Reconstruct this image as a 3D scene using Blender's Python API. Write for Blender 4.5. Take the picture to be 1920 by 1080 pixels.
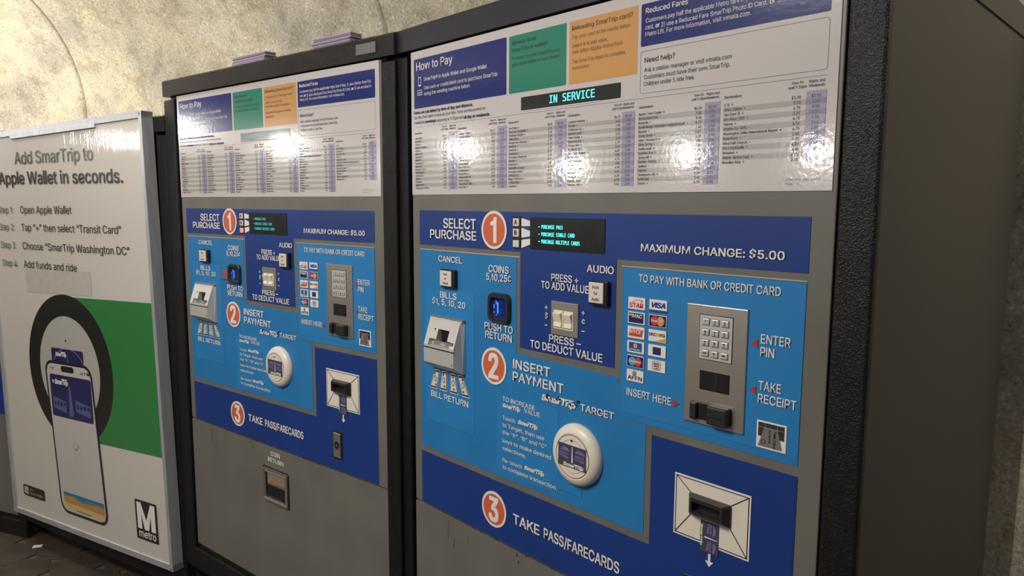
import bpy, bmesh, math, random, os
from mathutils import Vector, Matrix
random.seed(7)
SC = bpy.context.scene
for o in list(bpy.data.objects): bpy.data.objects.remove(o)
C = SC.collection
CAMZ = 1.62                       # height of the camera above the station floor
# ------------------------------------------------------------------ camera
cam_d = bpy.data.cameras.new('camera'); cam = bpy.data.objects.new('camera', cam_d); C.objects.link(cam)
p, r = -0.116713, 0.004548
right = Vector((1, 0, 0)); fw = Vector((0, math.cos(p), math.sin(p))); up = Vector((0, -math.sin(p), math.cos(p)))
r2 = right*math.cos(r) + up*math.sin(r); u2 = -right*math.sin(r) + up*math.cos(r)
M = Matrix((r2, u2, -fw)).transposed().to_4x4(); M.translation = (0, 0, CAMZ); cam.matrix_world = M
cam_d.sensor_width = 36; cam_d.lens = 1349.53/1920*36; cam_d.clip_start = .02; SC.camera = cam
# ------------------------------------------------------------------ world, lights, exposure
SC.view_settings.view_transform = 'Standard'; SC.view_settings.look = 'None'
SC.view_settings.gamma = 1; SC.view_settings.use_curve_mapping = False
SC.view_settings.exposure = 0.0
W = bpy.data.worlds.new('world'); SC.world = W; W.use_nodes = True
bg = W.node_tree.nodes['Background']; bg.inputs[0].default_value = (1.0, .95, .90, 1); bg.inputs[1].default_value = .10
def lamp(kind, loc, power, size, target=None, color=(1, .9, .78), size_y=None, spread=None):
    d = bpy.data.lights.new('lamp_or_fill', kind); d.energy = power; d.color = color
    if kind == 'AREA':
        d.shape = 'DISK' if size_y is None else 'RECTANGLE'; d.size = size
        if size_y: d.size_y = size_y
        if spread: d.spread = spread
    else: d.shadow_soft_size = size
    o = bpy.data.objects.new('lamp_or_fill', d); C.objects.link(o); o.location = loc
    if target is not None:
        o.rotation_euler = (Vector(target)-Vector(loc)).to_track_quat('-Z', 'Y').to_euler()
    return o
# the row of round lamps across the mezzanine whose reflections show in the fare posters
for (x, y, z) in ((-6.1, 3.63, .71), (-6.2, 2.65, .58), (-5.9, 1.47, .38), (-5.6, .36, .48), (-5.2, -.75, .46)):
    lamp('AREA', (x, y, z+CAMZ), 7, .15, target=(0, 1.6, 1.5), color=(1, .96, .90))
# ceiling lights: added fills, the fixture washing the upper-left cove, one round the corner at the right
lamp('AREA', (-1.55, .60, 2.84), 104, 1.2, target=(-1.4, 1.0, 0), size_y=1.0, color=(1, .94, .88))  # unseen broad fill, added for diffuse light on the machines
lamp('AREA', (-1.45, 2.30, 2.80), 17, .5, target=(-1.7, 3.6, 2.3), size_y=.5, color=(1, .93, .80))  # second wash, added to brighten the wall above the machines
lamp('AREA', (-3.35, 3.15, 2.78), 46, .30, target=(-3.1, 4.3, 2.45), size_y=.30, color=(1, .93, .80))
lamp('AREA', (1.85, .95, 2.84), 13, .5, target=(1.4, 1.9, .8), size_y=.5, color=(1, .92, .80))  # unseen light added to brighten the concrete at the right edge
lamp('AREA', (1.9, -.6, 2.84), 12, .8, target=(1.5, .9, 0), size_y=.8, color=(1, .92, .84))
# ------------------------------------------------------------------ materials
def mat(name, col, rough=.5, metal=0, var=0, vscale=8, bump=0, bscale=200, emit=0, coat=0, spec=.5, bdist=.002, stretch=None, dark=None, coat_only=False):
    m = bpy.data.materials.new(name); m.use_nodes = True; nt = m.node_tree; b = nt.nodes['Principled BSDF']
    c = (*col, 1); b.inputs['Base Color'].default_value = c; b.inputs['Roughness'].default_value = rough
    b.inputs['Metallic'].default_value = metal; b.inputs['Specular IOR Level'].default_value = spec
    if coat: b.inputs['Coat Weight'].default_value = coat; b.inputs['Coat Roughness'].default_value = .06
    if emit: b.inputs['Emission Color'].default_value = c; b.inputs['Emission Strength'].default_value = emit
    if var or bump:
        tc = nt.nodes.new('ShaderNodeTexCoord'); mp = nt.nodes.new('ShaderNodeMapping'); nt.links.new(tc.outputs['Object'], mp.inputs[0])
        if stretch: mp.inputs['Scale'].default_value = stretch
    if var:
        n = nt.nodes.new('ShaderNodeTexNoise'); n.inputs['Scale'].default_value = vscale; n.inputs['Detail'].default_value = 5
        nt.links.new(mp.outputs[0], n.inputs['Vector'])
        rr = nt.nodes.new('ShaderNodeValToRGB'); rr.color_ramp.elements[0].position = .3; rr.color_ramp.elements[1].position = .72
        lo = dark if dark else tuple(x*(1-var) for x in col); hi = tuple(min(1, x*(1+var*.6)) for x in col)
        rr.color_ramp.elements[0].color = (*lo, 1); rr.color_ramp.elements[1].color = (*hi, 1)
        nt.links.new(n.outputs['Fac'], rr.inputs[0]); nt.links.new(rr.outputs[0], b.inputs['Base Color'])
    if bump:
        n2 = nt.nodes.new('ShaderNodeTexNoise'); n2.inputs['Scale'].default_value = bscale; n2.inputs['Detail'].default_value = 3
        nt.links.new(mp.outputs[0], n2.inputs['Vector'])
        bp = nt.nodes.new('ShaderNodeBump'); bp.inputs['Strength'].default_value = bump; bp.inputs['Distance'].default_value = bdist
        nt.links.new(n2.outputs['Fac'], bp.inputs['Height']); 
        if not coat_only: nt.links.new(bp.outputs[0], b.inputs['Normal'])
        if coat: nt.links.new(bp.outputs[0], b.inputs['Coat Normal'])
    return m
MT = dict(
    frame=mat('black_textured_paint', (.011, .011, .012), .20, bump=1, bscale=420, bdist=.0015, var=.25, vscale=30, spec=.26),
    header=mat('slate_smooth_paint', (.022, .024, .034), .36, bump=.15, bscale=120, bdist=.001, var=.2, vscale=6, spec=.5),
    side=mat('olive_side_paint', (.043, .040, .032), .42, var=.12, vscale=3, bump=.1, bscale=300),
    gap=mat('black_gap', (.006, .006, .006), .6),
    plinth=mat('black_plinth', (.008, .008, .008), .8),
    door=mat('grey_door_paint', (.150, .143, .122), .42, var=.16, vscale=5, bump=.06, bscale=60, spec=.5),
    navy=mat('navy_vinyl', (.010, .040, .205), .38, var=.12, vscale=4, spec=.4),
    navy2=mat('navy_vinyl_sheet', (.012, .036, .165), .36, spec=.4),
    blue=mat('light_blue_vinyl', (.021, .185, .44), .42, var=.10, vscale=7, spec=.3),
    blue2=mat('light_blue_sheet', (.024, .20, .475), .40, var=.07, vscale=9, spec=.3),
    bluedk=mat('blue_seam', (.01, .10, .27), .5),
    white=mat('white_print', (.74, .70, .66), .55),
    orange=mat('orange_badge', (.58, .115, .05), .45),
    poster=mat('poster_laminate', (.60, .565, .55), .16, coat=1, bump=.12, bscale=95, bdist=.0012),
    pnavy=mat('poster_navy', (.020, .032, .17), .16, coat=1, bump=.12, bscale=95, bdist=.0012),
    pgreen=mat('poster_green', (.035, .235, .16), .16, coat=1, bump=.12, bscale=95, bdist=.0012),
    porange=mat('poster_orange', (.62, .33, .12), .16, coat=1, bump=.12, bscale=95, bdist=.0012),
    pgrey=mat('poster_grey_row', (.43, .41, .39), .16, coat=1, bump=.12, bscale=95, bdist=.0012),
    plav=mat('poster_lavender', (.36, .34, .47), .16, coat=1, bump=.12, bscale=95, bdist=.0012),
    plav2=mat('poster_lavender_dark', (.27, .255, .37), .16, coat=1, bump=.12, bscale=95, bdist=.0012),
    ink=mat('dark_ink', (.03, .028, .035), .4), inkg=mat('green_ink', (.02, .075, .05), .4), inkg2=mat('grey_green_ink', (.05, .085, .05), .4),
    inko=mat('brown_ink', (.16, .09, .035), .4), inknavy=mat('navy_ink', (.03, .035, .12), .4),
    red=mat('red_ink', (.55, .03, .03), .4), redtri=mat('red_triangle', (.45, .025, .02), .5),
    steel=mat('brushed_steel', (.50, .45, .40), .36, metal=.85, bump=.12, bscale=60, stretch=(2, 1, 60), bdist=.0006),
    silver=mat('silver_paint', (.56, .545, .52), .38, metal=.3, bump=.05, bscale=200),
    silverdk=mat('tray_metal', (.30, .30, .29), .4, metal=.4),
    ivory=mat('ivory_plastic', (.72, .66, .56), .35), ivory2=mat('rocker_plastic', (.74, .69, .56), .3),
    black=mat('black_plastic', (.012, .012, .013), .35), black2=mat('black_moulding', (.02, .022, .023), .33, spec=.6),
    cap=mat('button_cap', (.66, .61, .56), .35), capred=mat('lit_red_cap', (.95, .30, .26), .4, emit=.35),
    screen=mat('display_glass', (.014, .017, .016), .30, spec=.3, var=.3, vscale=40), screenw=mat('glare_display_glass', (.38, .45, .48), .10, coat=1, var=.35, vscale=14, stretch=(1, 1, 6)),  # the paler glass has bluish-white glare painted into its colour
    cyan=mat('lit_cyan_segments', (.10, .95, .93), .5, emit=1.1), cyand=mat('dim_cyan_segments', (.06, .55, .56), .5, emit=.45),
    lens=mat('blue_lit_coin_lens', (.01, .04, .25), .1, coat=1, var=.6, vscale=60), lenshi=mat('blue_glow', (.05, .2, 1), .3, emit=1.4),
    darklens=mat('dark_hood', (.008, .009, .012), .15),
    alu=mat('satin_aluminium', (.50, .52, .55), .36, metal=.45, bump=.15, bscale=40, stretch=(6, 6, 1), bdist=.0008, var=.15, vscale=9),
    sheet=mat('advert_sheet', (.60, .56, .51), .45, coat=1, bump=1, bscale=26, stretch=(3, 1, .22), bdist=.0007, coat_only=True),
    sgreen=mat('advert_green', (.035, .20, .055), .25, coat=.4), sblack=mat('advert_black', (.018, .018, .018), .28, coat=.4),
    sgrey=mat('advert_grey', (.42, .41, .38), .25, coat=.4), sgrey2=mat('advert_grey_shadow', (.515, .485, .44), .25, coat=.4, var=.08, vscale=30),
    sphone=mat('advert_screen', (.52, .49, .46), .25, coat=.4), snavy=mat('advert_navy', (.022, .024, .10), .25, coat=.4), snavy2=mat('advert_pale_navy', (.09, .11, .24), .25, coat=.4),
    sink=mat('advert_ink', (.045, .042, .04), .25), sinkgrn=mat('advert_green_ink', (.055, .12, .045), .25),
    ssand=mat('advert_sand', (.52, .43, .19), .3), sorng=mat('advert_orange', (.50, .22, .06), .3), steal=mat('advert_teal', (.05, .25, .22), .3), sblue=mat('advert_blue', (.04, .13, .35), .3),
    lavender=mat('lavender_reflection', (.42, .36, .45), .5), lavender2=mat('lavender_reflection_dark', (.27, .22, .30), .5),  # light and dark stripes of the reflection on the wall, as solid colour
    purple=mat('card_purple', (.055, .05, .13), .35), purple2=mat('card_pale_purple', (.17, .16, .26), .35), cgreen=mat('card_green', (.06, .08, .035), .35),
    money=mat('bill_print', (.62, .60, .50), .5), copper=mat('coin_tray_brass', (.36, .24, .18), .35, metal=.3),
    lblue=mat('logo_blue', (.02, .06, .30), .4), lred=mat('logo_red', (.60, .04, .04), .4), lorg=mat('logo_orange', (.75, .30, .04), .4), lyel=mat('logo_yellow', (.70, .55, .12), .4), lcyan=mat('logo_cyan', (.05, .35, .55), .4),
    grey=mat('card_grey', (.16, .155, .15), .5), chip=mat('bare_metal_chip', (.02, .02, .02), .6), maroon=mat('maroon_tag', (.22, .10, .11), .5),
)
# ------------------------------------------------------------------ text geometry
FD = os.path.join(bpy.utils.system_resource('DATAFILES'), 'fonts')
def font(n):
    try: return bpy.data.fonts.load(os.path.join(FD, n))
    except Exception: return None
FONTS = {'s': font('Inter.woff2'), 'm': font('DejaVuSansMono.woff2')}
TO = {}; TCACHE = {}
def text_geo(s, f='s', bold=0.0, shear=0.0):
    V, F = text_raw(s, f, shear)
    if bold <= .0015: return V, F
    b = min(bold, .035)*1.35; sh = [(b, 0), (-b, 0)] if bold < .008 else [(b, b*.55), (-b, b*.55), (b, -b*.55), (-b, -b*.55), (0, 0)]
    n = len(V); return [(x+dx, y+dy) for dx, dy in sh for x, y in V], [tuple(i+n*k for i in q) for k in range(len(sh)) for q in F]
def layers(bold): return 1 if bold <= .0015 else 2 if bold < .008 else 5
def raw_mesh(s, f):
    if f not in TO:
        cu = bpy.data.curves.new('lettering', 'FONT'); cu.resolution_u = 2
        if FONTS[f]: cu.font = FONTS[f]
        o = bpy.data.objects.new('lettering_source', cu); C.objects.link(o); TO[f] = o
    o = TO[f]; o.data.body = s
    me = o.to_mesh(); V = [(v.co.x, v.co.y) for v in me.vertices]; F = [tuple(q.vertices) for q in me.polygons]; o.to_mesh_clear()
    return V, F
GL = {}
def glyph(c, f):
    """one letter and its advance; I, l, 1 and D are drawn plainly like the lettering on the machines"""
    if (c, f) in GL: return GL[c, f]
    hh = GL.get(('HH', f))
    if hh is None: hh = GL['HH', f] = max(v[0] for v in raw_mesh('HH', f)[0])
    adv = max(v[0] for v in raw_mesh('H'+c+'H', f)[0])-hh
    if f == 's' and c in 'Il':
        h = .509 if c == 'I' else .53; V = [(.035, 0), (.100, 0), (.100, h), (.035, h)]; F = [(0, 1, 2, 3)]; adv = .135
    elif f == 's' and c == '1':
        V = [(.150, 0), (.218, 0), (.218, .509), (.165, .509), (.150, .440), (.060, .405), (.060, .355), (.150, .355)]; F = [(0, 1, 2, 3, 4, 7), (4, 5, 6, 7)]; adv = .300
    elif f == 's' and c == 'D':
        n = 12; A = [(.06, 0)]; B = [(.125, .057)]
        for i in range(n+1):
            t = math.pi*(i/n-.5); A.append((.225+.237*math.cos(t)**.9 if math.cos(t) > 1e-6 else .225, .2545+.2545*math.sin(t))); B.append((.220+.178*math.cos(t)**.9 if math.cos(t) > 1e-6 else .220, .2545+.1975*math.sin(t)))
        A.append((.06, .509)); B.append((.125, .452)); m = len(A)
        V = A+B; F = [(i, (i+1) % m, (i+1) % m+m, i+m) for i in range(m)]
    elif c == ' ': V, F = [], []
    else: V, F = raw_mesh(c, f)
    GL[c, f] = (V, F, adv); return GL[c, f]
def text_raw(s, f='s', shear=0.0):
    k = (s, f, shear)
    if k in TCACHE: return TCACHE[k]
    V = []; F = []; x = 0
    for c in s:
        v, q, adv = glyph(c, f); n = len(V); V += [(x+a+shear*b, b) for a, b in v]; F += [tuple(i+n for i in t) for t in q]; x += adv
    TCACHE[k] = (V, F); return TCACHE[k]
CAPH = {f: max(v[1] for v in text_geo('H', f)[0]) for f in ('s', 'm')}
# ------------------------------------------------------------------ geometry collector (x = u, z = v + ZOFF, -y towards the viewer)
ZOFF = 1.602
class G:
    def __init__(s): s.v = []; s.f = []; s.m = []; s.mats = []; s.cut = []; s.hold = False
    def mi(s, m):
        if m not in s.mats: s.mats.append(m)
        return s.mats.index(m)
    def add(s, V, F, m):
        n = len(s.v); s.v += V; k = s.mi(m)
        for f in F: s.f.append(tuple(i+n for i in f)); s.m.append(k)
        return s
    def box(s, u0, u1, v0, v1, y0, y1, m, bev=0, seg=2):
        if u0 > u1: u0, u1 = u1, u0
        if v0 > v1: v0, v1 = v1, v0
        bm = bmesh.new(); bmesh.ops.create_cube(bm, size=1)
        for v in bm.verts: v.co = Vector(((u0+u1)/2+v.co.x*(u1-u0), (y0+y1)/2+v.co.y*abs(y1-y0), (v0+v1)/2+v.co.z*(v1-v0)))
        if bev: bmesh.ops.bevel(bm, geom=list(bm.edges), offset=min(bev, .49*min(u1-u0, v1-v0, abs(y1-y0))), segments=seg, affect='EDGES', profile=.5)
        return s.bm(bm, m)
    def bm(s, bm, m):
        bm.verts.index_update(); s.add([tuple(v.co) for v in bm.verts], [tuple(v.index for v in f.verts) for f in bm.faces], m); bm.free(); return s
    def poly(s, pts, y, m, th=0):
        """flat polygon (u, v), optionally a slab th deep towards +y"""
        a = sum(pts[i][0]*pts[(i+1) % len(pts)][1]-pts[(i+1) % len(pts)][0]*pts[i][1] for i in range(len(pts)))
        if a < 0: pts = pts[::-1]
        n = len(pts); V = [(u, y, v) for u, v in pts]
        if not th: return s.add(V, [tuple(range(n))], m)
        V += [(u, y+th, v) for u, v in pts]
        return s.add(V, [tuple(range(n)), tuple(range(2*n-1, n-1, -1))]+[(i, i+n, (i+1) % n+n, (i+1) % n) for i in range(n)], m)
    def rect(s, u0, u1, v0, v1, y, m, th=0): return s.poly([(u0, v0), (u1, v0), (u1, v1), (u0, v1)], y, m, th)
    def rrect(s, u0, u1, v0, v1, rad, y, m, th=0): return s.poly(rr(u0, u1, v0, v1, rad), y, m, th)
    def disc(s, cu, cv, ra, y, m, th=0, n=40, rb=None):
        return s.poly([(cu+ra*math.cos(2*math.pi*i/n), cv+(rb or ra)*math.sin(2*math.pi*i/n)) for i in range(n)], y, m, th)
    def ring(s, cu, cv, r0, r1, y, m, n=48, a0=0, a1=2*math.pi):
        V = []; F = []
        for i in range(n+1):
            a = a0+(a1-a0)*i/n
            for q in (r0, r1): V.append((cu+q*math.cos(a), y, cv+q*math.sin(a)))
        for i in range(n): F.append((2*i, 2*i+1, 2*i+3, 2*i+2))
        return s.add(V, F, m)
    def loop(s, outer, inner, y, m):
        n = len(outer); V = [(a, y, b) for a, b in outer]+[(a, y, b) for a, b in inner]
        return s.add(V, [(i, (i+1) % n, (i+1) % n+n, i+n) for i in range(n)], m)
    def rings(s, loops, m, cap0=True, cap1=True):
        """loft of loops [(pts, y)...] with the same point count"""
        n = len(loops[0][0]); V = []; F = []
        for pts, y in loops: V += [(a, y, b) for a, b in pts]
        for k in range(len(loops)-1):
            for i in range(n): F.append((k*n+i, (k+1)*n+i, (k+1)*n+(i+1) % n, k*n+(i+1) % n))
        if cap0: F.append(tuple(range(n)))
        if cap1: F.append(tuple((len(loops)-1)*n+i for i in range(n)))
        return s.add(V, F, m)
    def text(s, t, u0, u1, v, cap, m, y, bold=.008, f='s', shear=0, align=None, tilt=0):
        V, F = text_geo(t, f, bold, shear)
        if not V: return s
        x0 = min(a for a, b in V); x1 = max(a for a, b in V); sy = cap/CAPH[f]
        sx = sy*.86 if u1 is None else (u1-u0)/max(1e-6, x1-x0)
        if align == 'r': u0 = u0-(x1-x0)*sx
        if align == 'c': u0 = u0-(x1-x0)*sx/2
        if not s.hold: s.cut.append(len(s.f))
        n = len(V)//layers(bold)
        return s.add([(u0+(a-x0)*sx, y-.00010*(i//n), v+b*sy+math.tan(tilt)*(a-x0)*sx) for i, (a, b) in enumerate(V)], F, m)
    def split(s, name, parent):
        """every printed line becomes a part of its own"""
        cuts = sorted(set([0]+s.cut+[len(s.f)])); obs = []
        for a, b in zip(cuts, cuts[1:]):
            q = G(); idx = {}
            for f, m in zip(s.f[a:b], s.m[a:b]):
                for i in f:
                    if i not in idx: idx[i] = len(q.v); q.v.append(s.v[i])
                q.f.append(tuple(idx[i] for i in f)); q.m.append(q.mi(s.mats[m]))
            obs.append(q.build(name, parent))
        return obs
    def build(s, name, parent=None, label=None, smooth=False, local=True, z=None):
        zz = (ZOFF if local else 0) if z is None else z
        me = bpy.data.meshes.new(name); me.from_pydata([(a, b, c+zz) for a, b, c in s.v], [], s.f)
        for m in s.mats: me.materials.append(MT[m])
        me.polygons.foreach_set('material_index', s.m)
        if smooth: me.polygons.foreach_set('use_smooth', [True]*len(me.polygons))
        me.update(); o = bpy.data.objects.new(name, me); C.objects.link(o)
        if parent: o.parent = parent
        if label: o['label'] = label
        return o
def rr(u0, u1, v0, v1, rad, k=5):
    P = []
    for cx, cy, a in ((u1-rad, v1-rad, 0), (u0+rad, v1-rad, 90), (u0+rad, v0+rad, 180), (u1-rad, v0+rad, 270)):
        for i in range(k+1): t = math.radians(a+90*i/k); P.append((cx+rad*math.cos(t), cy+rad*math.sin(t)))
    return P
def thing(name, label, cat, loc, rz=0, group=None):
    o = bpy.data.objects.new(name, None); o.empty_display_size = .1; C.objects.link(o); o.location = loc; o.rotation_euler = (0, 0, rz)
    o['label'] = label; o['category'] = cat
    if group: o['group'] = group
    return o
def stuff(o): o['kind'] = 'stuff'; return o
def copy_tree(o, parent=None):
    c = o.copy(); C.objects.link(c); c.parent = parent
    for ch in list(o.children): copy_tree(ch, c)
    return c
def booled(o, cutter, name):
    """apply a boolean difference and drop the cutter"""
    md = o.modifiers.new('cut', 'BOOLEAN'); md.object = cutter; md.operation = 'DIFFERENCE'; md.solver = 'EXACT'
    bpy.context.view_layer.update(); dg = bpy.context.evaluated_depsgraph_get()
    me = bpy.data.meshes.new_from_object(o.evaluated_get(dg)); o.modifiers.clear(); o.data = me; bpy.data.objects.remove(cutter)
# ------------------------------------------------------------------ station shell (all radii about the centre of the round end wall)
CX, CY = -6.10, -4.27
RF = 8.46; RW = 9.30; Z0 = 2.12; RC = .75; ZC = Z0+RC
def pol(a, rad, z): return (CX+rad*math.cos(a), CY+rad*math.sin(a), z)
def ray(px, py):
    d = r2*((px-960)/1349.53) - u2*((py-540)/1349.53) + fw; return d
def hit(px, py, rad):
    d = ray(px, py); lo, hi = .1, 30
    for _ in range(60):
        t = (lo+hi)/2
        if math.hypot(d.x*t-CX, d.y*t-CY) < rad: lo = t
        else: hi = t
    return math.atan2(d.y*t-CY, d.x*t-CX)
aA = hit(160, 206, RW); aB = hit(734, 61, RW); aEnd = hit(1906, 950, RW)
def wall_mat():
    m = bpy.data.materials.new('rough_cast_concrete'); m.use_nodes = True; nt = m.node_tree; L = nt.links; b = nt.nodes['Principled BSDF']
    N = lambda t: nt.nodes.new('ShaderNode'+t)
    tc = N('TexCoord')
    def noise(sc, det, rough=.5): 
        n = N('TexNoise'); n.inputs['Scale'].default_value = sc; n.inputs['Detail'].default_value = det; n.inputs['Roughness'].default_value = rough; L.new(tc.outputs['Object'], n.inputs['Vector']); return n
    def ramp(src, *els):
        q = N('ValToRGB'); e = q.color_ramp.elements
        e[0].position, e[0].color = els[0][0], (*els[0][1], 1); e[1].position, e[1].color = els[-1][0], (*els[-1][1], 1)
        for pz, cc in els[1:-1]: x = e.new(pz); x.color = (*cc, 1)
        L.new(src, q.inputs[0]); return q
    big = ramp(noise(1.7, 7, .62).outputs['Fac'], (.36, (.52, .485, .42)), (.46, (.66, .615, .51)), (.56, (.78, .71, .55)), (.66, (.86, .81, .69)))
    mid = ramp(noise(9, 6, .7).outputs['Fac'], (.36, (.70, .67, .60)), (.5, (1, 1, 1)), (.64, (1.1, 1.1, 1.08)))
    sp = ramp(noise(95, 3, .6).outputs['Fac'], (.34, (.50, .48, .44)), (.42, (.93, .92, .90)), (.58, (1, 1, 1)), (.66, (1.45, 1.45, 1.4)))
    m0 = N('MixRGB'); m0.blend_type = 'MULTIPLY'; m0.inputs[0].default_value = .8; L.new(big.outputs[0], m0.inputs[1]); L.new(mid.outputs[0], m0.inputs[2])
    mx = N('MixRGB'); mx.blend_type = 'MULTIPLY'; mx.inputs[0].default_value = .85; L.new(m0.outputs[0], mx.inputs[1]); L.new(sp.outputs[0], mx.inputs[2])
    vo = N('TexVoronoi'); vo.inputs['Scale'].default_value = 21; L.new(tc.outputs['Object'], vo.inputs['Vector'])
    pit = ramp(vo.outputs['Distance'], (.035, (.12, .10, .08)), (.07, (1, 1, 1)))
    mx2 = N('MixRGB'); mx2.blend_type = 'MULTIPLY'; mx2.inputs[0].default_value = .8; L.new(mx.outputs[0], mx2.inputs[1]); L.new(pit.outputs[0], mx2.inputs[2])
    L.new(mx2.outputs[0], b.inputs['Base Color']); b.inputs['Roughness'].default_value = .62; b.inputs['Specular IOR Level'].default_value = .4
    bp = N('Bump'); bp.inputs['Strength'].default_value = .75; bp.inputs['Distance'].default_value = .012
    L.new(noise(70, 6, .8).outputs['Fac'], bp.inputs['Height']); L.new(bp.outputs[0], b.inputs['Normal'])
    return m
MT['wall'] = wall_mat()
MT['ceil'] = MT['wall']
MT['joint'] = mat('dark_joint', (.07, .06, .045), .8)
MT['grout'] = mat('dark_grout', (.09, .075, .06), .9)
MT['tile'] = mat('brown_quarry_tile', (.060, .045, .034), .55, var=.3, vscale=9, bump=.3, bscale=80)
prof = [(0, 0.0), (0, .7), (0, 1.4), (0, Z0)] + [(RC*(1-math.cos(math.radians(t))), Z0+RC*math.sin(math.radians(t))) for t in range(6, 91, 6)]
def shell(a0, a1, inset, mname, n, name, parent=None, edge=0):
    g = G(); V = []; F = []; P = [(i+inset*0, z) for i, z in prof]; m = len(P)
    R0 = RW+inset
    for k in range(n+1):
        a = a0+(a1-a0)*k/n
        for i, z in P: V.append(pol(a, R0-i, z))
    for k in range(n):
        for j in range(m-1): F.append((k*m+j, k*m+j+1, (k+1)*m+j+1, (k+1)*m+j))
    if edge:      # rounded arrises running back into the joint
        for k, s in ((0, 1 if a0 < a1 else -1), (n, -1 if a0 < a1 else 1)):
            base = len(V); a = (a0, a1)[k > 0]
            for q, (da, dr) in enumerate(((0.0, 0), (.0012, .006), (.0016, .03))):
                for i, z in P: V.append(pol(a-s*da, R0-i+dr, z))
            for q in range(2):
                for j in range(m-1): F.append((base+q*m+j, base+q*m+j+1, base+(q+1)*m+j+1, base+(q+1)*m+j))
    g.add(V, F, mname); return g.build(name, parent, local=False, smooth=True)
aL = 2.75
back = shell(aEnd, aL, .028, 'joint', 60, 'wall_back'); back['kind'] = 'structure'
gapa = .0010
bounds = [aEnd, aB, aA]; step = aA-aB
while bounds[-1]+step < aL: bounds.append(bounds[-1]+step)
for i in range(len(bounds)-1):
    shell(bounds[i]+(gapa*1.9 if i else 0), bounds[i+1]-gapa*1.9, 0, 'wall', 26, 'concrete_panel', back, edge=1)
g = G(); Vc = []; n = 40
for k in range(n+1):
    a = aEnd-.25+(aL-aEnd+.25)*k/n; Vc += [pol(a, RW-RC, ZC), pol(a, 4.2, ZC)]
g.add(Vc, [(2*k, 2*k+1, 2*k+3, 2*k+2) for k in range(n)], 'ceil'); o = g.build('ceiling', local=False); o['kind'] = 'structure'
# the wall end right of the nearest machine: arris, return and the dark recess beyond
nd = Vector((math.cos(aEnd), math.sin(aEnd), 0)); td = Vector((math.sin(aEnd), -math.cos(aEnd), 0)); E0 = Vector(pol(aEnd, RW, 0))
g = G(); pts = [E0, E0+td*.030+nd*.018, E0+td*.05+nd*.07, E0+td*.07+nd*1.2]
V = []; F = []
for q in pts: V += [(q.x, q.y, 0), (q.x, q.y, ZC)]
F = [(2*i, 2*i+1, 2*i+3, 2*i+2) for i in range(3)]
g.add(V, F, 'wall'); o = g.build('wall_right', local=False); o['kind'] = 'structure'
g = G(); a = E0+nd*1.2-td*.1; b_ = E0+nd*1.0+td*3.0
g.add([(a.x, a.y, 0), (b_.x, b_.y, 0), (b_.x, b_.y, ZC), (a.x, a.y, ZC)], [(0, 1, 2, 3)], 'wall'); o = g.build('wall_end', local=False); o['kind'] = 'structure'
# floor with hexagonal quarry tiles where they can be seen
g = G(); g.add([(-12, -6, -.004), (6, -6, -.004), (6, 9, -.004), (-12, 9, -.004)], [(0, 1, 2, 3)], 'grout'); fl = g.build('floor', local=False); fl['kind'] = 'structure'
# ------------------------------------------------------------------ machine carcass
def carcass(root, kick=.22, header='frame', dep=.735):
    g = G(); g.box(-.090, 1.1205, -1.36, .385, .0095, dep, 'side', .004); g.build('cabinet_body', root)
    # lid / header with a gently falling top
    g = G(); V = []
    for u in (-.1145, 1.1235):
        V += [(u, -.010, .400), (u, -.010, .452), (u, -.004, .4575), (u, .03, .4577), (u, .78, .405), (u, .78, .352), (u, .02, .386), (u, .02, .400)]
    k = 8; F = [tuple(range(k))[::-1], tuple(range(k, 2*k))]+[(i, (i+1) % k, (i+1) % k+k, i+k) for i in range(k)]
    g.add(V, F, header); g.f and None
    # the side cheeks of the lid are painted like the cabinet
    g.m[0] = g.mi('side'); g.m[1] = g.mi('side')
    g.build('header_frame', root)
    for (a, b) in ((-.1145, -.041), (1.068, 1.1235)):
        g = G(); g.box(a, b, -1.30, .388, -.008, .0105, 'frame', .005, 3); g.build('side_frame', root)
    g = G(); g.box(-.1145, 1.1235, -1.382, -1.295, -.008, .03, 'frame', .005, 2); g.build('bottom_rail', root)
    g = G(); g.rect(-.05, 1.075, -1.30, .40, .0090, 'gap'); g.build('door_recess', root)
    if kick > .01:
        g = G(); g.box(-.09, 1.10, -1.38-kick, -1.36, .07, .70, 'plinth'); g.build('plinth', root)
def plain_door(root, m='door'):
    g = G(); g.box(-.031, 1.0625, -1.275, .396, 0, .0088, m, .002); return g.build('door_panel', root)
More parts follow.
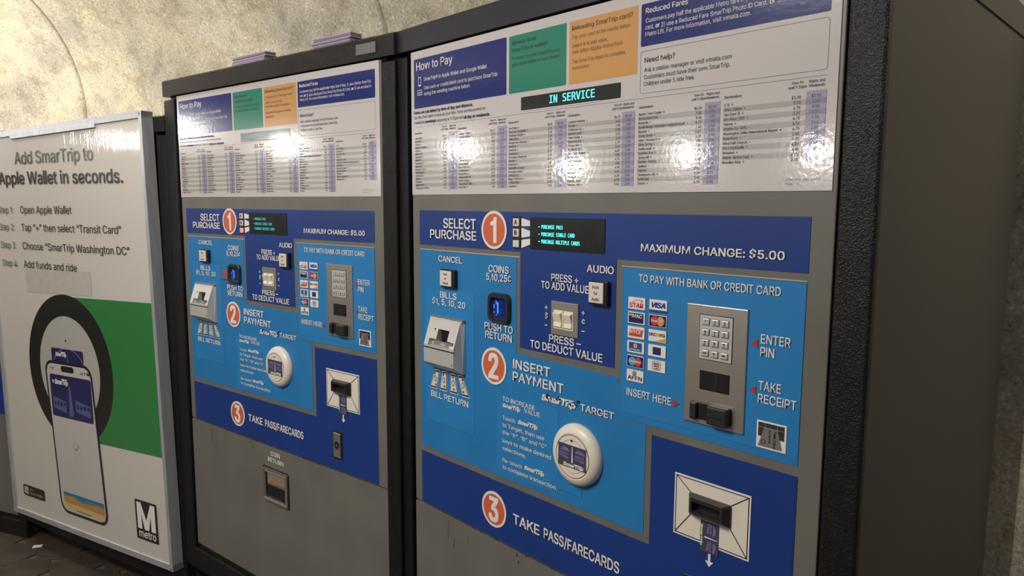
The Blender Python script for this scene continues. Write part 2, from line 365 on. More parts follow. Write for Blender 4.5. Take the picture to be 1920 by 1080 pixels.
# ------------------------------------------------------------------ the fare vending machine
YW = -.0026     # print on the graphics
T = 'text'
def logo(root, u0, u1, v1, v0, kind):
    g = G(); w = u1-u0; h = v1-v0; y = -.0034; y2 = -.0038; cu = (u0+u1)/2; cv = (v0+v1)/2
    g.box(u0, u1, v0, v1, y, -.0018, 'white')
    if kind == 'star':
        g.text('STAR', u0+.003, u1-.004, v0+.0035, .0085, 'lred', y2, .02)
        P = [(u1-.008+.0035*(1 if i % 2 == 0 else .42)*math.sin(i*math.pi/5), v1-.006+.0035*(1 if i % 2 == 0 else .42)*math.cos(i*math.pi/5)) for i in range(10)]
        g.add([(a, y2, b) for a, b in P]+[(u1-.008, y2, v1-.006)], [(i, (i+1) % 10, 10) for i in range(10)], 'lred')
        g.ring(u0+.022, v0+.002, .0155, .0165, y2, 'lred', 14, math.radians(70), math.radians(140))
    if kind == 'visa':
        g.rect(u0, u1, v0, v0+.0035, y2, 'lblue'); g.text('VISA', u0+.005, u1-.003, v0+.008, .009, 'lblue', y2, .03, shear=.25)
    if kind == 'mac':
        g.rect(u0+.002, u1-.003, v0+.002, v1-.002, y2, 'snavy'); g.poly([(u0+.003, v1-.004), (u0+.011, v1-.003), (u0+.009, v1-.008), (u0+.003, v1-.008)], y2-.0002, 'lorg'); g.text('MAC', u0+.010, u1-.005, v0+.012, .0065, 'white', y2-.0004, .02, shear=.25)
    if kind in ('mc', 'maestro'):
        g.rect(u0+.001, u1-.001, v0+.001, v1-.001, y2, 'snavy'); c1, c2 = (('lred', 'lorg') if kind == 'mc' else ('lcyan', 'lred'))
        g.disc(cu+.0065, cv, .0085, y2-.0002, c2, n=24); g.disc(cu-.0065, cv, .0085, y2-.0004, c1, n=24)
        g.text('MasterCard' if kind == 'mc' else 'Maestro', cu-.0135, cu+.0135, cv-.002, .0045, 'white', y2-.0008, .02, shear=.15)
    if kind == 'nyce':
        g.poly([(u0+.003, v0+.004), (u1-.006, v0+.004), (u1-.003, v1-.005), (u0+.006, v1-.005)], y2, 'lred'); g.text('NYCE', u0+.006, u1-.006, v0+.0095, .0068, 'white', y2-.0004, .02, shear=.2)
    if kind == 'disc':
        g.poly([(u0+.014, v0+.001), (u1-.001, v0+.001), (u1-.001, v0+.009)], y2, 'lorg'); g.disc(cu+.001, v1-.0085, .0031, y2, 'lorg', n=14); g.text('DISC', u0+.0015, cu-.002, v1-.0112, .0055, 'ink', y2, .01); g.text('VER', cu+.0045, u1-.002, v1-.0112, .0055, 'ink', y2, .01)
    if kind == 'inter':
        g.rect(u0+.004, u1-.005, v0+.003, v1-.0025, y2, 'lblue'); 
        for i in range(5): g.disc(cu+.003*math.cos(i*1.2566+.3), v1-.0085+.003*math.sin(i*1.2566+.3), .0019, y2-.0003, 'lyel', n=10)
        g.disc(cu, v1-.0085, .0012, y2-.0006, 'ink', n=8); g.text('INTERLINK', u0+.006, u1-.007, v0+.0045, .0035, 'white', y2-.0003, .01)
    if kind == 'amex':
        g.rect(cu-.009, cu+.009, v0+.004, v1-.004, y2, 'snavy'); g.text('AMERICAN', cu-.0075, cu+.0075, cv+.001, .003, 'snavy2', y2-.0004, .01); g.text('EXPRESS', cu-.0075, cu+.0075, cv-.0035, .003, 'snavy2', y2-.0004, .01)
    if kind == 'jcb':
        g.loop(rr(cu-.0095, cu+.0095, v0+.003, v1-.002, .004), rr(cu-.0088, cu+.0088, v0+.0037, v1-.0027, .0035), y2, 'ink')
        for i, c in enumerate(('lblue', 'lred', 'sgreen')): g.rect(cu-.0062+i*.0043, cu-.0024+i*.0043, v0+.009, v1-.005, y2, c); g.text('JCB'[i], cu-.0055+i*.0043, cu-.0031+i*.0043, cv, .004, 'white', y2-.0003, .01)
        g.text('CARDS', cu-.006, cu+.006, v0+.0052, .0022, 'ink', y2, .01)
    if kind == 'affn':
        g.disc(cu-.001, v1-.0065, .005, y2, 'grey', n=20); g.disc(cu-.001, v1-.0065, .0028, y2-.0002, 'sgrey', n=14); g.disc(cu-.001, v1-.0065, .0014, y2-.0004, 'ink', n=10); g.text('AFFN', u0+.003, u1-.003, v0+.0035, .0075, 'ink', y2, .01)
    g.build('card_logo', root)
def smart(g, u0, u1, v, cap, m, y):
    g.cut.append(len(g.f)); g.hold = True; g.text('SmarTrip', u0, u1, v, cap, m, y, .03, shear=.22); g.hold = False
    a = u0+(u1-u0)*.50; g.poly([(a, v+cap*1.02), (u0+(u1-u0)*.93, v+cap*1.02), (u0+(u1-u0)*.95, v+cap*1.22), (a+(u1-u0)*.02, v+cap*1.22)], y, m)
def badge(root, cu, cv, num, w):
    g = G(); g.disc(cu, cv, .0435, -.0026, 'white', .0012, 56); g.disc(cu, cv, .0375, -.0029, 'orange', 0, 56); o = g.build('step_badge', root)
    g = G(); g.text(num, cu-w/2, cu+w/2, cv-.0285, .057, 'white', -.0034, .012 if num == '1' else .024); g.build('numeral', o)
def braille(g, u0, u1, v, y, m='blue2'):
    rnd = random.Random(int(u0*1e4)+int(-v*1e4)); u = u0
    while u < u1:
        for j in range(3):
            for i in range(2):
                if rnd.random() < .5:
                    g.disc(u+i*.0026, v-j*.0026, .0009, y, m, .0006, 6)
        u += .0068
def card_art(g, u0, u1, v0, v1, y, rot=False):
    """a transit card picture; rot: turned so its top points right"""
    w = u1-u0; h = v1-v0
    def q(a, b):           # a along the card's width, b along its height, 0..1
        return (u0+w*b, v0+h*(1-a)) if rot else (u0+w*a, v0+h*b)
    def P(l, m, yy): g.poly([q(a, b) for a, b in l], yy, m)
    P([(0, 0), (1, 0), (1, 1), (0, 1)], 'purple', y)
    P([(0, 0), (1, 0), (1, .24), (0, .24)], 'cgreen', y-.0003)
    P([(.49, .24), (.54, .24), (.525, .93), (.505, .95)], 'white', y-.0006)
    for a in (.06, .62):
        P([(a, .42), (a+.32, .36), (a+.32, .60), (a, .62)], 'purple2', y-.0005)
        for i in range(4): P([(a+.03+i*.075, .46), (a+.08+i*.075, .45), (a+.08+i*.075, .55), (a+.03+i*.075, .56)], 'purple', y-.0008)
    P([(.05, .70), (.2, .86), (.36, .84), (.42, .68)], 'purple2', y-.0005)
    P([(.6, .72), (.72, .88), (.95, .8), (.97, .7)], 'purple2', y-.0005)
    if not rot: smart(g, u0+w*.2, u0+w*.93, v0+h*.05, h*.14, 'white', y-.001)
    else:
        V, F = text_geo('SmarTrip', 's', .03, .22); x1 = max(a for a, b in V); s = h*.72/x1
        n = len(V)//5; g.add([(u0+w*.05+b*w*.2, y-.001-.0001*(i//n), v0+h*.9-a*s) for i, (a, b) in enumerate(V)], F, 'white')
def vending_machine(label):
    root = thing('fare_vending_machine', label, 'ticket machine', (0, 0, 0))
    carcass(root, .22, 'header')
    g = G(); g.box(-.031, 1.0625, -.7795, .396, 0, .0088, 'door', .002); g.build('upper_door', root)
    g = G(); g.poly(rr(-.031, 1.0625, -1.275, -.7825, .006), 0, 'door', .0088)
    o = g.build('lower_door', root)
    # ---- fare poster
    g = G(); g.box(-.030, 1.0555, .039, .3962, -.0016, 0, 'poster', .0005, 1); po = g.build('fare_poster', root)
    yb = -.0019; yt = -.0023
    def pbox(name, u0, u1, v0, v1, m):
        g = G(); g.rrect(u0, u1, v0, v1, .003, yb, m); return g.build(name, po)
    pbox('how_to_pay_box', -.0168, .3318, .2552, .3765, 'pnavy'); pbox('wallet_box', .340, .510, .2550, .3757, 'pgreen')
    pbox('reloading_box', .5177, .6873, .2545, .3755, 'porange'); pbox('reduced_fares_box', .6945, 1.0393, .3008, .3750, 'pnavy')
    g = G(); g.loop(rr(.695, 1.039, .2174, .2927, .005), rr(.6956, 1.0384, .2180, .2921, .0045), yb, 'ink'); g.build('help_box_outline', po)
    g = G(); W_ = 'white'
    g.text('How to Pay', -.006, .1417, .348, .0195, W_, yt, .006)
    g.text('SmarTrip\u00ae in Apple Wallet and Google Wallet', .0267, .2664, .3202, .0085, W_, yt, .002)
    g.text('Use cash or credit/debit card to purchase SmarTrip', .0268, .3024, .2992, .0085, W_, yt, .002)
    g.text('using the vending machine below.', .0268, .2082, .2850, .0085, W_, yt, .002)
    g.loop(rr(.0025, .0139, .3091, .3314, .002), rr(.0038, .0126, .3125, .3292, .001), yt, W_)
    g.rect(-.002, .019, .2865, .3005, yt, 'sgrey')
    for i in range(3): g.rect(.0005+i*.006, .0045+i*.006, .289, .293, yt-.0002, 'pnavy'); 
    g.rect(.0, .017, .2955, .2985, yt-.0002, 'pnavy')
    g.text('Reduced Fares', .7043, .7926, .3575, .0092, W_, yt, .008)
    g.text('Customers pay half the applicable Metro fare if they: 1) use a Senior SmarTrip', .7048, 1.024, .3415, .0075, W_, yt, .001)
    g.text('card,', .7045, .7222, .3297, .0075, W_, yt, .001); g.text('or', .7262, .7352, .3297, .0075, W_, yt, .02)
    g.text('2) use a Reduced Fare SmarTrip Photo ID Card,', .7385, .9385, .3290, .0075, W_, yt, .001); g.text('or', .9425, .9520, .3288, .0075, W_, yt, .02)
    g.text('3) are enrolled in', .955, 1.024, .3288, .0075, W_, yt, .001)
    g.text('Metro Lift. For more information, visit wmata.com.', .7047, .9113, .3178, .0075, W_, yt, .001)
    g.split('lettering', po)
    g = G(); K = 'inkg'
    g.text('Already have', .3491, .4237, .3568, .0085, K, yt, .004); g.text('SmarTrip in wallet?', .3492, .4575, .3414, .0085, K, yt, .004)
    g.text("It's faster to reload SmarTrip using", .3493, .4908, .3246, .0072, K, yt, .001); g.text('your Digital Wallet on your phone!', .3494, .4900, .3120, .0072, K, yt, .001)
    K = 'ink'
    g.text('Reloading SmarTrip card?', .5255, .6754, .3577, .0085, K, yt, .004); K = 'inko'
    g.text('Tap your card on the reader below.', .5258, .6717, .3411, .0072, K, yt, .001)
    g.text('Select B to add value,', .5262, .6168, .3246, .0072, K, yt, .001); g.text('then follow display instructions.', .5259, .6543, .3125, .0072, K, yt, .001)
    g.text('Tap SmarTrip again to complete', .5263, .6591, .2944, .0072, K, yt, .001); g.text('transaction.', .5265, .5721, .2819, .0072, K, yt, .001)
    K = 'ink'
    g.text('Need help?', .7040, .7691, .2718, .0090, K, yt, .004)
    g.text('Ask a station manager or visit wmata.com', .7037, .8792, .2554, .0075, K, yt, .001); g.text('Customers must have their own SmarTrip.', .7037, .8774, .2428, .0075, K, yt, .001); g.text('Children under 5 ride free.', .7032, .8102, .2308, .0075, K, yt, .001)
    g.text('Fares are calculated by time of day and distance.', -.0175, .2167, .2417, .0072, 'inknavy', yt, .012)
    g.text('Use the chart below to look up your fare. Fares are discounted on', -.0177, .2601, .2297, .0072, K, yt, .001)
    g.text('weekday', -.0179, .028, .2172, .0072, K, yt, .001); g.text('evenings', .0305, .0745, .2168, .0072, 'inknavy', yt, .014); g.text('beginning at 9:30pm and', .0775, .1815, .2162, .0072, K, yt, .001); g.text('all day on weekends.', .1840, .2772, .2150, .0072, 'inknavy', yt, .014)
    g.text('Effective July 2025', .982, 1.036, .0555, .0035, 'pgrey', yt, 0); g.text('FARE-25', .982, 1.004, .0485, .0035, 'pgrey', yt, 0)
    g.split('lettering', po)
    # fare table
    cols = [(-.0145, .1150, .1241, .1572), (.1629, .2935, .3024, .3335), (.3405, .4725, .4803, .5127), (.5178, .6510, .6557, .6850), (.6942, .8265, .8326, .8620), (.8692, 1.0000, 1.0085, 1.0394)]
    names = ['Addison Rd,Anacostia,Archives,Arlington Cemetery,Ashburn,Ballston-MU,Benning Rd,Bethesda,Braddock Rd,Branch Ave,Brookland-CUA,Capitol Heights,Capitol South,Cheverly,Clarendon,Cleveland Park,College Park-U of Md',
        'Columbia Heights,Congress Heights,Court House,Crystal City,Deanwood,Downtown Largo,Dunn Loring,Dupont Circle,East Falls Church,Eastern Market,Eisenhower Ave,Farragut North,Farragut West,Federal Center SW,Federal Triangle,Foggy Bottom-GWU,Forest Glen',
        "Fort Totten,Franconia-Springfield,Friendship Heights,Gallery Place,Georgia Ave-Petworth,Glenmont,Greenbelt,Greensboro,Grosvenor-Strathmore,Herndon,Huntington,Hyattsville Crossing,Innovation Center,Judiciary Sq,King St-Old Town,L'Enfant Plaza,Landover",
        'Loudoun Gateway,McLean,McPherson Sq,Medical Center,Metro Center,Minnesota Ave,Morgan Blvd,Mt Vernon Sq,Navy Yard-Ballpark,Naylor Rd,New Carrollton,NoMa,North Bethesda,Pentagon,Pentagon City,Potomac Ave,Potomac Yard',
        'Reston Town Center,Rhode Island Ave,Rockville,Ronald Reagan Washington National Airport,Rosslyn,Shady Grove,Shaw-Howard U,Silver Spring,Smithsonian,Southern Ave,Spring Hill,Stadium-Armory,Suitland,Takoma,Tenleytown-AU,Twinbrook,Tysons',
        'U St,Union Station,Van Dorn St,Van Ness-UDC,Vienna,Virginia Sq-GMU,Washington Dulles International Airport,Waterfront,West Falls Church,West Hyattsville,Wheaton,Wiehle-Reston East,Woodley Park']
    fares = [[], [], '4.10,6.75,2.25,5.90,3.50,6.75,6.75,6.75,6.75,6.75,3.60,4.55,6.75,3.20,4.55,3.50,5.35'.split(','), '6.75,6.45,3.05,2.80,3.50,5.15,6.75,3.65,4.05,5.80,6.75,3.80,4.10,4.65,4.30,4.50,5.45'.split(','),
             '6.75,3.80,5.45,4.75,3.45,6.65,3.20,4.85,3.30,5.25,6.75,4.10,5.75,3.90,2.25,5.10,6.75'.split(','), '3.20,3.90,6.75,2.25,6.75,4.55,6.75,3.00,5.75,4.85,6.10,6.75,2.25'.split(',')]
    rnd = random.Random(3); g = G(); t = G()
    g.rect(-.0145, 1.0389, .2092, .2097, yb, 'ink')
    for ci, (a, nr, p0, p1) in enumerate(cols):
        L = names[ci].split(','); bot = .1812-.0078*(len(L)-1)-.0042
        g.rect(p0, p1, bot, .1890, yb-.0002, 'plav')
        t.text('Destination', a, a+.031, .1915, .0044, 'ink', yt, .004)
        t.text('Mon\u2013Fri', nr-.006, None, .2010, .0042, 'ink', yt, .004, align='c'); t.text('until 9:30pm', nr-.006, None, .1945, .0042, 'ink', yt, .004, align='c')
        t.text('Nights and', (p0+p1)/2, None, .2010, .0042, 'ink', yt, .004, align='c'); t.text('Weekends', (p0+p1)/2, None, .1945, .0042, 'ink', yt, .004, align='c')
        for k, nm in enumerate(L):
            v = .1812-.0078*k
            if k % 2: g.rect(a-.001, p0, v-.0039, v+.0039, yb-.0001, 'pgrey'); g.rect(p0, p1, v-.0039, v+.0039, yb-.0004, 'plav2')
            ww = .10 if len(nm) > 30 and ci == 4 else None
            n0 = len(t.v); t.text(nm, a, a+ww if ww else None, v-.0022, .0045, 'ink', yt, .004)
            e = max(q[0] for q in t.v[n0:]); t.disc(e+.0045, v, .0013, yt, rnd.choice(['red', 'inkg', 'sblue', 'porange', 'grey']), 0, 8)
            f = fares[ci][k] if fares[ci] else '%.2f' % rnd.choice([2.25, 3.2, 3.9, 4.55, 5.1, 5.8, 6.75, 6.75, 4.1])
            t.text(('$' if k == 0 else '')+f, nr, None, v-.0022, .0045, 'ink', yt, .004, align='r')
            t.text('$2.50' if k == 0 else ('2.25' if f == '2.25' else '2.50'), (p0+p1)/2, None, v-.0022, .0045, 'ink', yt, .004, align='c')
    stuff(g.build('fare_table', po)); stuff(t.build('fare_table_print', po))
    # status display set into the poster
    g = G(); g.box(.3790, .6500, .2160, .2440, -.0030, .002, 'screen', .0008, 1); g.rect(.380, .600, .2142, .2160, -.0028, 'white'); sd = g.build('status_display', root)
    g = G(); g.text('IN SERVICE', .4655, .588, .2235, .0155, 'cyan', -.0036, .006, f='m'); o = g.build('display_text', sd); o['only'] = 'near'
    # ---- select band
    g = G(); g.rect(0, 1.0255, -.0868, 0, -.0010, 'navy', .001); g.rect(.3785, .6485, -.301, -.0868, -.0010, 'navy', .001); band = g.build('navy_select_panel', root)
    g = G()
    g.text('SELECT', .1022, .2285, -.0420, .0232, 'white', YW, .012); g.text('PURCHASE', .0475, .2293, -.0686, .0212, 'white', YW, .012)
    g.text('AUDIO', .5746, .6440, -.1167, .0142, 'white', YW, .010)
    g.text('PRESS +', .4759, .5518, -.1430, .0152, 'white', YW, .010); g.text('TO ADD VALUE', .4459, .5802, -.1608, .0152, 'white', YW, .010)
    g.text('PRESS \u2013', .4713, .5622, -.2736, .0155, 'white', YW, .010); g.text('TO DEDUCT VALUE', .4134, .6194, -.2945, .0165, 'white', YW, .010)
    for s_, u, v, c in (('+', .4577, -.2060, .012), ('$', .4585, -.2255, .0125), ('\u2013', .4577, -.2445, .012), ('+', .5625, -.2060, .012), ('\u00a2', .5635, -.2245, .0115), ('\u2013', .5630, -.2440, .012)):
        g.text(s_, u, u+.0085, v, c, 'white', YW, .01)
    g.text('MAXIMUM CHANGE: $5.00', .7069, .9872, -.0686, .0135, 'white', YW, .012)
    g.split('lettering', band)
    g = G()
    for i in range(7):
        for j in range(7):
            u, v = .427+(i-3)*.0088, -.180+(j-3)*.0088
            if math.hypot(u-.427, v+.180) < .031: g.disc(u, v, .0013, -.0014, 'navy2', 0, 8)
    g.ring(.427, -.180, .0330, .0338, -.0013, 'navy2'); stuff(g.build('speaker_holes', band))
    badge(root, .2915, -.0419, '1', .022); badge(root, .2917, -.3578, '2', .036); badge(root, .2932, -.7056, '3', .036)
    g = G(); g.box(.3560, .3822, -.0798, -.0100, -.004, 0, 'black', .001, 1); kp = g.build('selection_keys', root)
    for i, (c, v1, v0) in enumerate((('A', -.0142, -.0312), ('B', -.0370, -.0545), ('C', -.0620, -.0775))):
        g = G(); g.box(.3588, .3780, v0, v1, -.0062, -.003, 'cap', .0012, 2)
        if i < 2: g.text(c, .3642, .3722, v0+.0045, .0098, 'ink', -.0066, .02)
        else: g.poly([(.3665, v0+.003), (.3685, v0+.001), (.3705, v0+.003)], -.0065, 'ink')
        g.build('key', kp)
    g = G(); g.cut = [1, 2]
    for P in ([(.3828, -.0130), (.4100, -.0186), (.4100, -.0298), (.3828, -.0312)], [(.3829, -.0336), (.4100, -.0405), (.4100, -.0519), (.3829, -.0563)], [(.3831, -.0605), (.4103, -.0570), (.4103, -.0700), (.3831, -.0785)]): g.poly(P, -.0026, 'white')
    g.split('pointer_print', kp)
    g = G(); g.box(.4103, .6192, -.0790, -.0115, -.0026, .002, 'screen', .0006, 1); md = g.build('menu_display', root)
    g = G()
    for t_, e, v in (('PURCHASE PASS', .5072, -.0345), ('PURCHASE SINGLE CARD', .5404, -.0500), ('PURCHASE MULTIPLE CARDS', .5545, -.0655)):
        g.text(t_, .4455, e, v, .0078, 'cyan', -.0032, .004, f='m'); g.rect(.4365, .4405, v+.0030, v+.0045, -.0032, 'cyan')
    g.build('display_text', md)
    # ---- light blue field
    g = G(); g.poly([(0, -.101), (.3665, -.101), (.3665, -.3145), (.6585, -.318), (.6585, -.3985), (.7275, -.3985), (.7275, -.6145), (0, -.6215)][::-1], -.0008, 'blue', .0008)
    g.rect(.664, 1.0245, -.3965, -.1018, -.0008, 'blue', .0008); g.rect(.6585, .664, -.3985, -.33, -.0008, 'blue', .0008); lb = g.build('light_blue_panel', root)
    g = G(); g.rect(-.0005, .3775, -.1000, -.0975, -.0009, 'sgrey'); g.rect(.662, 1.0245, -.1005, -.0985, -.0009, 'sgrey'); g.cut = [1]; g.split('panel_edge_strip', lb)
    g = G()
    for a in (('CANCEL', .0818, .1758, -.1262, .0145), ('COINS', .2736, .3424, -.1385, .0158), ('5,10,25\u00a2', .2652, .3504, -.1577, .0155),
              ('PUSH TO', .2596, .3569, -.2738, .0162), ('RETURN', .2625, .3539, -.2940, .0165), ('INSERT', .3586, .4757, -.3508, .0205), ('PAYMENT', .3577, .5156, -.3792, .0205), ('TARGET', .5629, .6517, -.4042, .0138)):
        g.text(*a, 'white', YW, .010)
    smart(g, .4501, .5500, -.4045, .0125, 'white', YW)
    g.split('lettering', lb)
    g = G(); rnd = random.Random(11)
    for i in range(26):
        u = .455+rnd.random()*.1; v = -.4045+rnd.random()*.016; a = rnd.random()*.006+.001; g.poly([(u, v), (u+a, v-.001), (u+a*.8, v+.004*rnd.random()+.0015), (u+.0005, v+.003)], YW-.0005, 'chip')
    for u, v, a in ((.278, -.272, .006), (.283, -.268, .004), (.300, -.262, .003), (.345, -.153, .003), (.348, -.148, .002), (.590, -.400, .004), (.612, -.398, .004), (.619, -.402, .003)):
        g.poly([(u, v), (u+a, v+.001), (u+a*.7, v+a), (u-.001, v+a*.8)], YW-.0005, 'chip')
    stuff(g.build('worn_patches', lb))
    g = G()
    for a in ((.095, .160, -.1335), (.070, .165, -.2480), (.272, .345, -.1680), (.270, .345, -.3010), (.36, .50, -.3880 if 0 else -.3895), (.06, .19, -.486), (.70, .95, -.1335), (.68, .74, -.3545), (.955, 1.0, -.2345), (.955, 1.02, -.3125)): braille(g, *a, -.0012)
    for a in ((.43, .60, -.3065),): braille(g, *a, -.0006, 'door')
    stuff(g.build('braille_dots', lb))
    # bill sheet
    g = G(); g.rect(.0225, .2195, -.5425, -.1945, -.0014, 'blue2', .0006); bs = g.build('bills_sheet', root)
    g = G(); g.text('BILLS', .0873, .1537, -.2167, .0152, 'white', YW, .010); g.text('$1, 5, 10, 20', .0550, .1874, -.2350, .0150, 'white', YW, .010); g.text('BILL RETURN', .0462, .1985, -.4778, .0148, 'white', YW, .010); g.split('lettering', bs)
    for P in ([(.0629, -.4045), (.0396, -.4573), (.0724, -.4551), (.0831, -.4043)], [(.0930, -.4045), (.0825, -.4552), (.1122, -.4546), (.1127, -.4024)], [(.1270, -.4045), (.1252, -.4549), (.1584, -.4543), (.1461, -.4035)], [(.1562, -.4038), (.1740, -.4544), (.2035, -.4539), (.1749, -.4013)]):
        g = G(); c = (sum(a for a, b in P)/4, sum(b for a, b in P)/4)
        def sh(k, du=0, dv=0): return [(c[0]+(a-c[0])*k+du, c[1]+(b-c[1])*k+dv) for a, b in P]
        g.poly(P, -.0020, 'white'); g.poly(sh(.92), -.0023, 'ink'); g.poly(sh(.76), -.0026, 'money'); g.disc(c[0], c[1]+.002, .0055, -.0029, 'grey', 0, 14, .008); g.disc(c[0], c[1]+.002, .0035, -.0032, 'money', 0, 12, .005)
        g.disc(c[0]+.002, c[1]-.014, .003, -.0029, 'ink', 0, 8); g.disc(c[0]-.001, c[1]+.016, .003, -.0029, 'ink', 0, 8)
        g.build('banknote_picture', bs)
    # bill acceptor
    Pf = [(-.2665, -.0015), (-.2665, -.010), (-.2720, -.013), (-.3330, -.034), (-.3390, -.0345), (-.3400, -.032), (-.3420, -.0345), (-.3790, -.0345), (-.3960, -.012), (-.3975, -.0015)]
    g = G(); n = len(Pf); ua, ub = .0560, .1865; V = [(ua+(.004 if y < -.012 else 0), y, v) for v, y in Pf]+[(ub-(.006 if y < -.012 else 0), y, v) for v, y in Pf]
    g.add(V, [tuple(range(n)), tuple(range(2*n-1, n-1, -1))]+[(i, i+n, (i+1) % n+n, (i+1) % n) for i in range(n)], 'silver')
    ba = g.build('bill_acceptor', root)
    c = G(); c.box(.1035, .1480, -.3300, -.2930, -.06, -.012, 'silverdk'); cut = c.build('cutter', root); booled(ba, cut, 'a')
    c = G(); V = []
    for u in (.0760, .1745): V += [(u, -.06, -.3380), (u, -.06, -.3180), (u, -.016, -.3180), (u, -.022, -.3345)]
    c.add(V, [(0, 1, 2, 3), (7, 6, 5, 4), (0, 4, 5, 1), (1, 5, 6, 2), (2, 6, 7, 3), (3, 7, 4, 0)], 'silverdk'); cut = c.build('cutter', root); booled(ba, cut, 'a')
    g = G(); g.rect(.1045, .1475, -.3290, -.2940, -.0125, 'black'); g.poly([(.080, -.3365), (.172, -.3365), (.160, -.322), (.092, -.322)], -.0235, 'silverdk'); g.disc(.127, -.329, .011, -.0245, 'sgrey', 0, 24, .004); g.rect(.152, .1715, -.3365, -.3285, -.0250, 'ivory'); stuff(g.build('bill_tray', ba))
    g = G(); g.disc(.0915, -.2945, .0026, -.0215, 'black', 0, 12); g.box(.0545, .188, -.2660, -.2635, -.012, -.0015, 'silverdk', .0005, 1); g.box(.060, .181, -.3418, -.3398, -.0350, -.032, 'gap'); g.disc(.1745, -.372, .003, -.0352, 'silverdk', 0, 10); stuff(g.build('hinge_and_seam', ba))
    # cancel button / audio button
    for nm, u0, u1, v0, v1, lines, on in (('cancel_button', .1000, .1560, -.1885, -.1435, ('Push', 'to', 'Cancel'), None), ('audio_button', .5880, .6350, -.1800, -.1320, ('Push', 'for', 'Audio'), None)):
        g = G(); g.box(u0, u1, v0, v1, -.0115, 0, 'black', .002, 2); b = g.build(nm, root)
        w = (u1-u0)*.84; g = G(); g.box(u0+.002, u0+w, v0+.004, v1-.003, -.0150, -.0112, 'cap', .002, 2); cc = g.build('button_cap', b)
        h = (v1-v0-.012)/3; g = G()
        for i, s_ in enumerate(lines): g.text(s_, (u0+.002+u0+w)/2, None, v1-.006-(i+1)*h+.003, h*.52, 'ink', -.0154, .006, align='c')
        g.split('button_print', b)
    # coin slot
    g = G(); o1 = rr(.2765, .3500, -.2530, -.1850, .014); o2 = rr(.2790, .3475, -.2505, -.1875, .013); i1 = rr(.2865, .3400, -.2430, -.1950, .009); i2 = rr(.2890, .3375, -.2405, -.1975, .008)
    g.rings([(o1, 0), (o1, -.006), (o2, -.0105), (i1, -.0105), (i2, -.003)], 'black2', False, False); cs = g.build('coin_slot', root, smooth=False)
    g = G(); g.poly(i2, -.0028, 'lens'); g.build('coin_lens', cs)
    g = G(); g.rect(.3045, .3085, -.232, -.207, -.0034, 'lenshi'); g.rect(.2990, .3030, -.218, -.206, -.0034, 'lens'); g.rect(.3000, .3030, -.212, -.204, -.0036, 'lenshi'); g.rect(.2925, .2950, -.222, -.212, -.0034, 'lenshi'); g.disc(.2945, -.2300, .002, -.0036, 'silver', 0, 8); g.disc(.303, -.2355, .002, -.0036, 'silver', 0, 8); stuff(g.build('coin_glow', cs))
    # rocker switches
    g = G(); g.box(.4765, .5533, -.2565, -.1850, -.0035, 0, 'steel', .0012, 2); sp = g.build('switch_plate', root)
    for u0, u1 in ((.4850, .5122), (.5138, .5410)):
        g = G(); V = []; 
        g.box(u0, u1, -.2430, -.2030, -.0050, -.002, 'ivory2', .0008, 1)
        a, b = u0+.003, u1-.003
        V = [(a, -.005, -.2065), (b, -.005, -.2065), (b, -.012, -.2100), (a, -.012, -.2100), (a, -.0062, -.2280), (b, -.0062, -.2280), (b, -.0085, -.2370), (a, -.0085, -.2370), (a, -.005, -.2400), (b, -.005, -.2400)]
        g.add(V, [(0, 1, 2, 3), (3, 2, 5, 4), (4, 5, 6, 7), (7, 6, 9, 8), (0, 3, 4, 7, 8), (1, 9, 6, 5, 2)], 'ivory2'); g.build('rocker_switch', sp)
    # instruction sheet
    g = G(); g.rect(.3021, .5003, -.6050, -.4180, -.0014, 'blue2', .0006); g.poly([(.5003, -.566), (.560, -.566), (.5700, -.574), (.5700, -.592), (.5003, -.592)], -.0012, 'bluedk'); g.poly([(.5003, -.5665), (.5597, -.5665), (.5693, -.5743), (.5693, -.5913), (.5003, -.5913)], -.0014, 'blue'); ins = g.build('instruction_sheet', root)
    g = G(); B = .006; y = YW
    g.text('TO INCREASE', .3231, .4293, -.4338, .0102, 'white', y, B); smart(g, .3232, .3828, -.4478, .0078, 'white', y); g.text('VALUE', .3957, .4458, -.4462, .0105, 'white', y, B)
    g.text('Touch', .3233, .3658, -.4776, .0090, 'white', y, B); smart(g, .3753, .4388, -.4758, .0082, 'white', y)
    g.text('to Target, then use', .3234, .4601, -.4948, .0092, 'white', y, B); g.text('the \u201cA\u201d, \u201cB\u201d and \u201cC\u201d', .3235, .4671, -.5122, .0092, 'white', y, B)
    g.text('keys to make desired', .3236, .4808, -.5322, .0092, 'white', y, B); g.text('selections.', .3237, .4034, -.5503, .0092, 'white', y, B)
    g.text('Re-touch', .3238, .3892, -.5790, .0092, 'white', y, B); smart(g, .3970, .4607, -.5764, .0082, 'white', y); g.text('to complete transaction.', .3239, .4998, -.5953, .0092, 'white', y, B)
    g.split('lettering', ins)
    # card target dome
    g = G(); cu, cv = .5585, -.5000; N = 56
    def circ(r_): return [(cu+r_*math.cos(2*math.pi*i/N), cv+r_*math.sin(2*math.pi*i/N)) for i in range(N)]
    g.rings([(circ(.0655), 0), (circ(.0662), -.004), (circ(.0645), -.010), (circ(.0590), -.0165), (circ(.0500), -.0200), (circ(.0470), -.0205), (circ(.0460), -.0195), (circ(.0445), -.0205), (circ(.0443), -.0205)], 'ivory', False, False); ct = g.build('card_target', root, smooth=True)
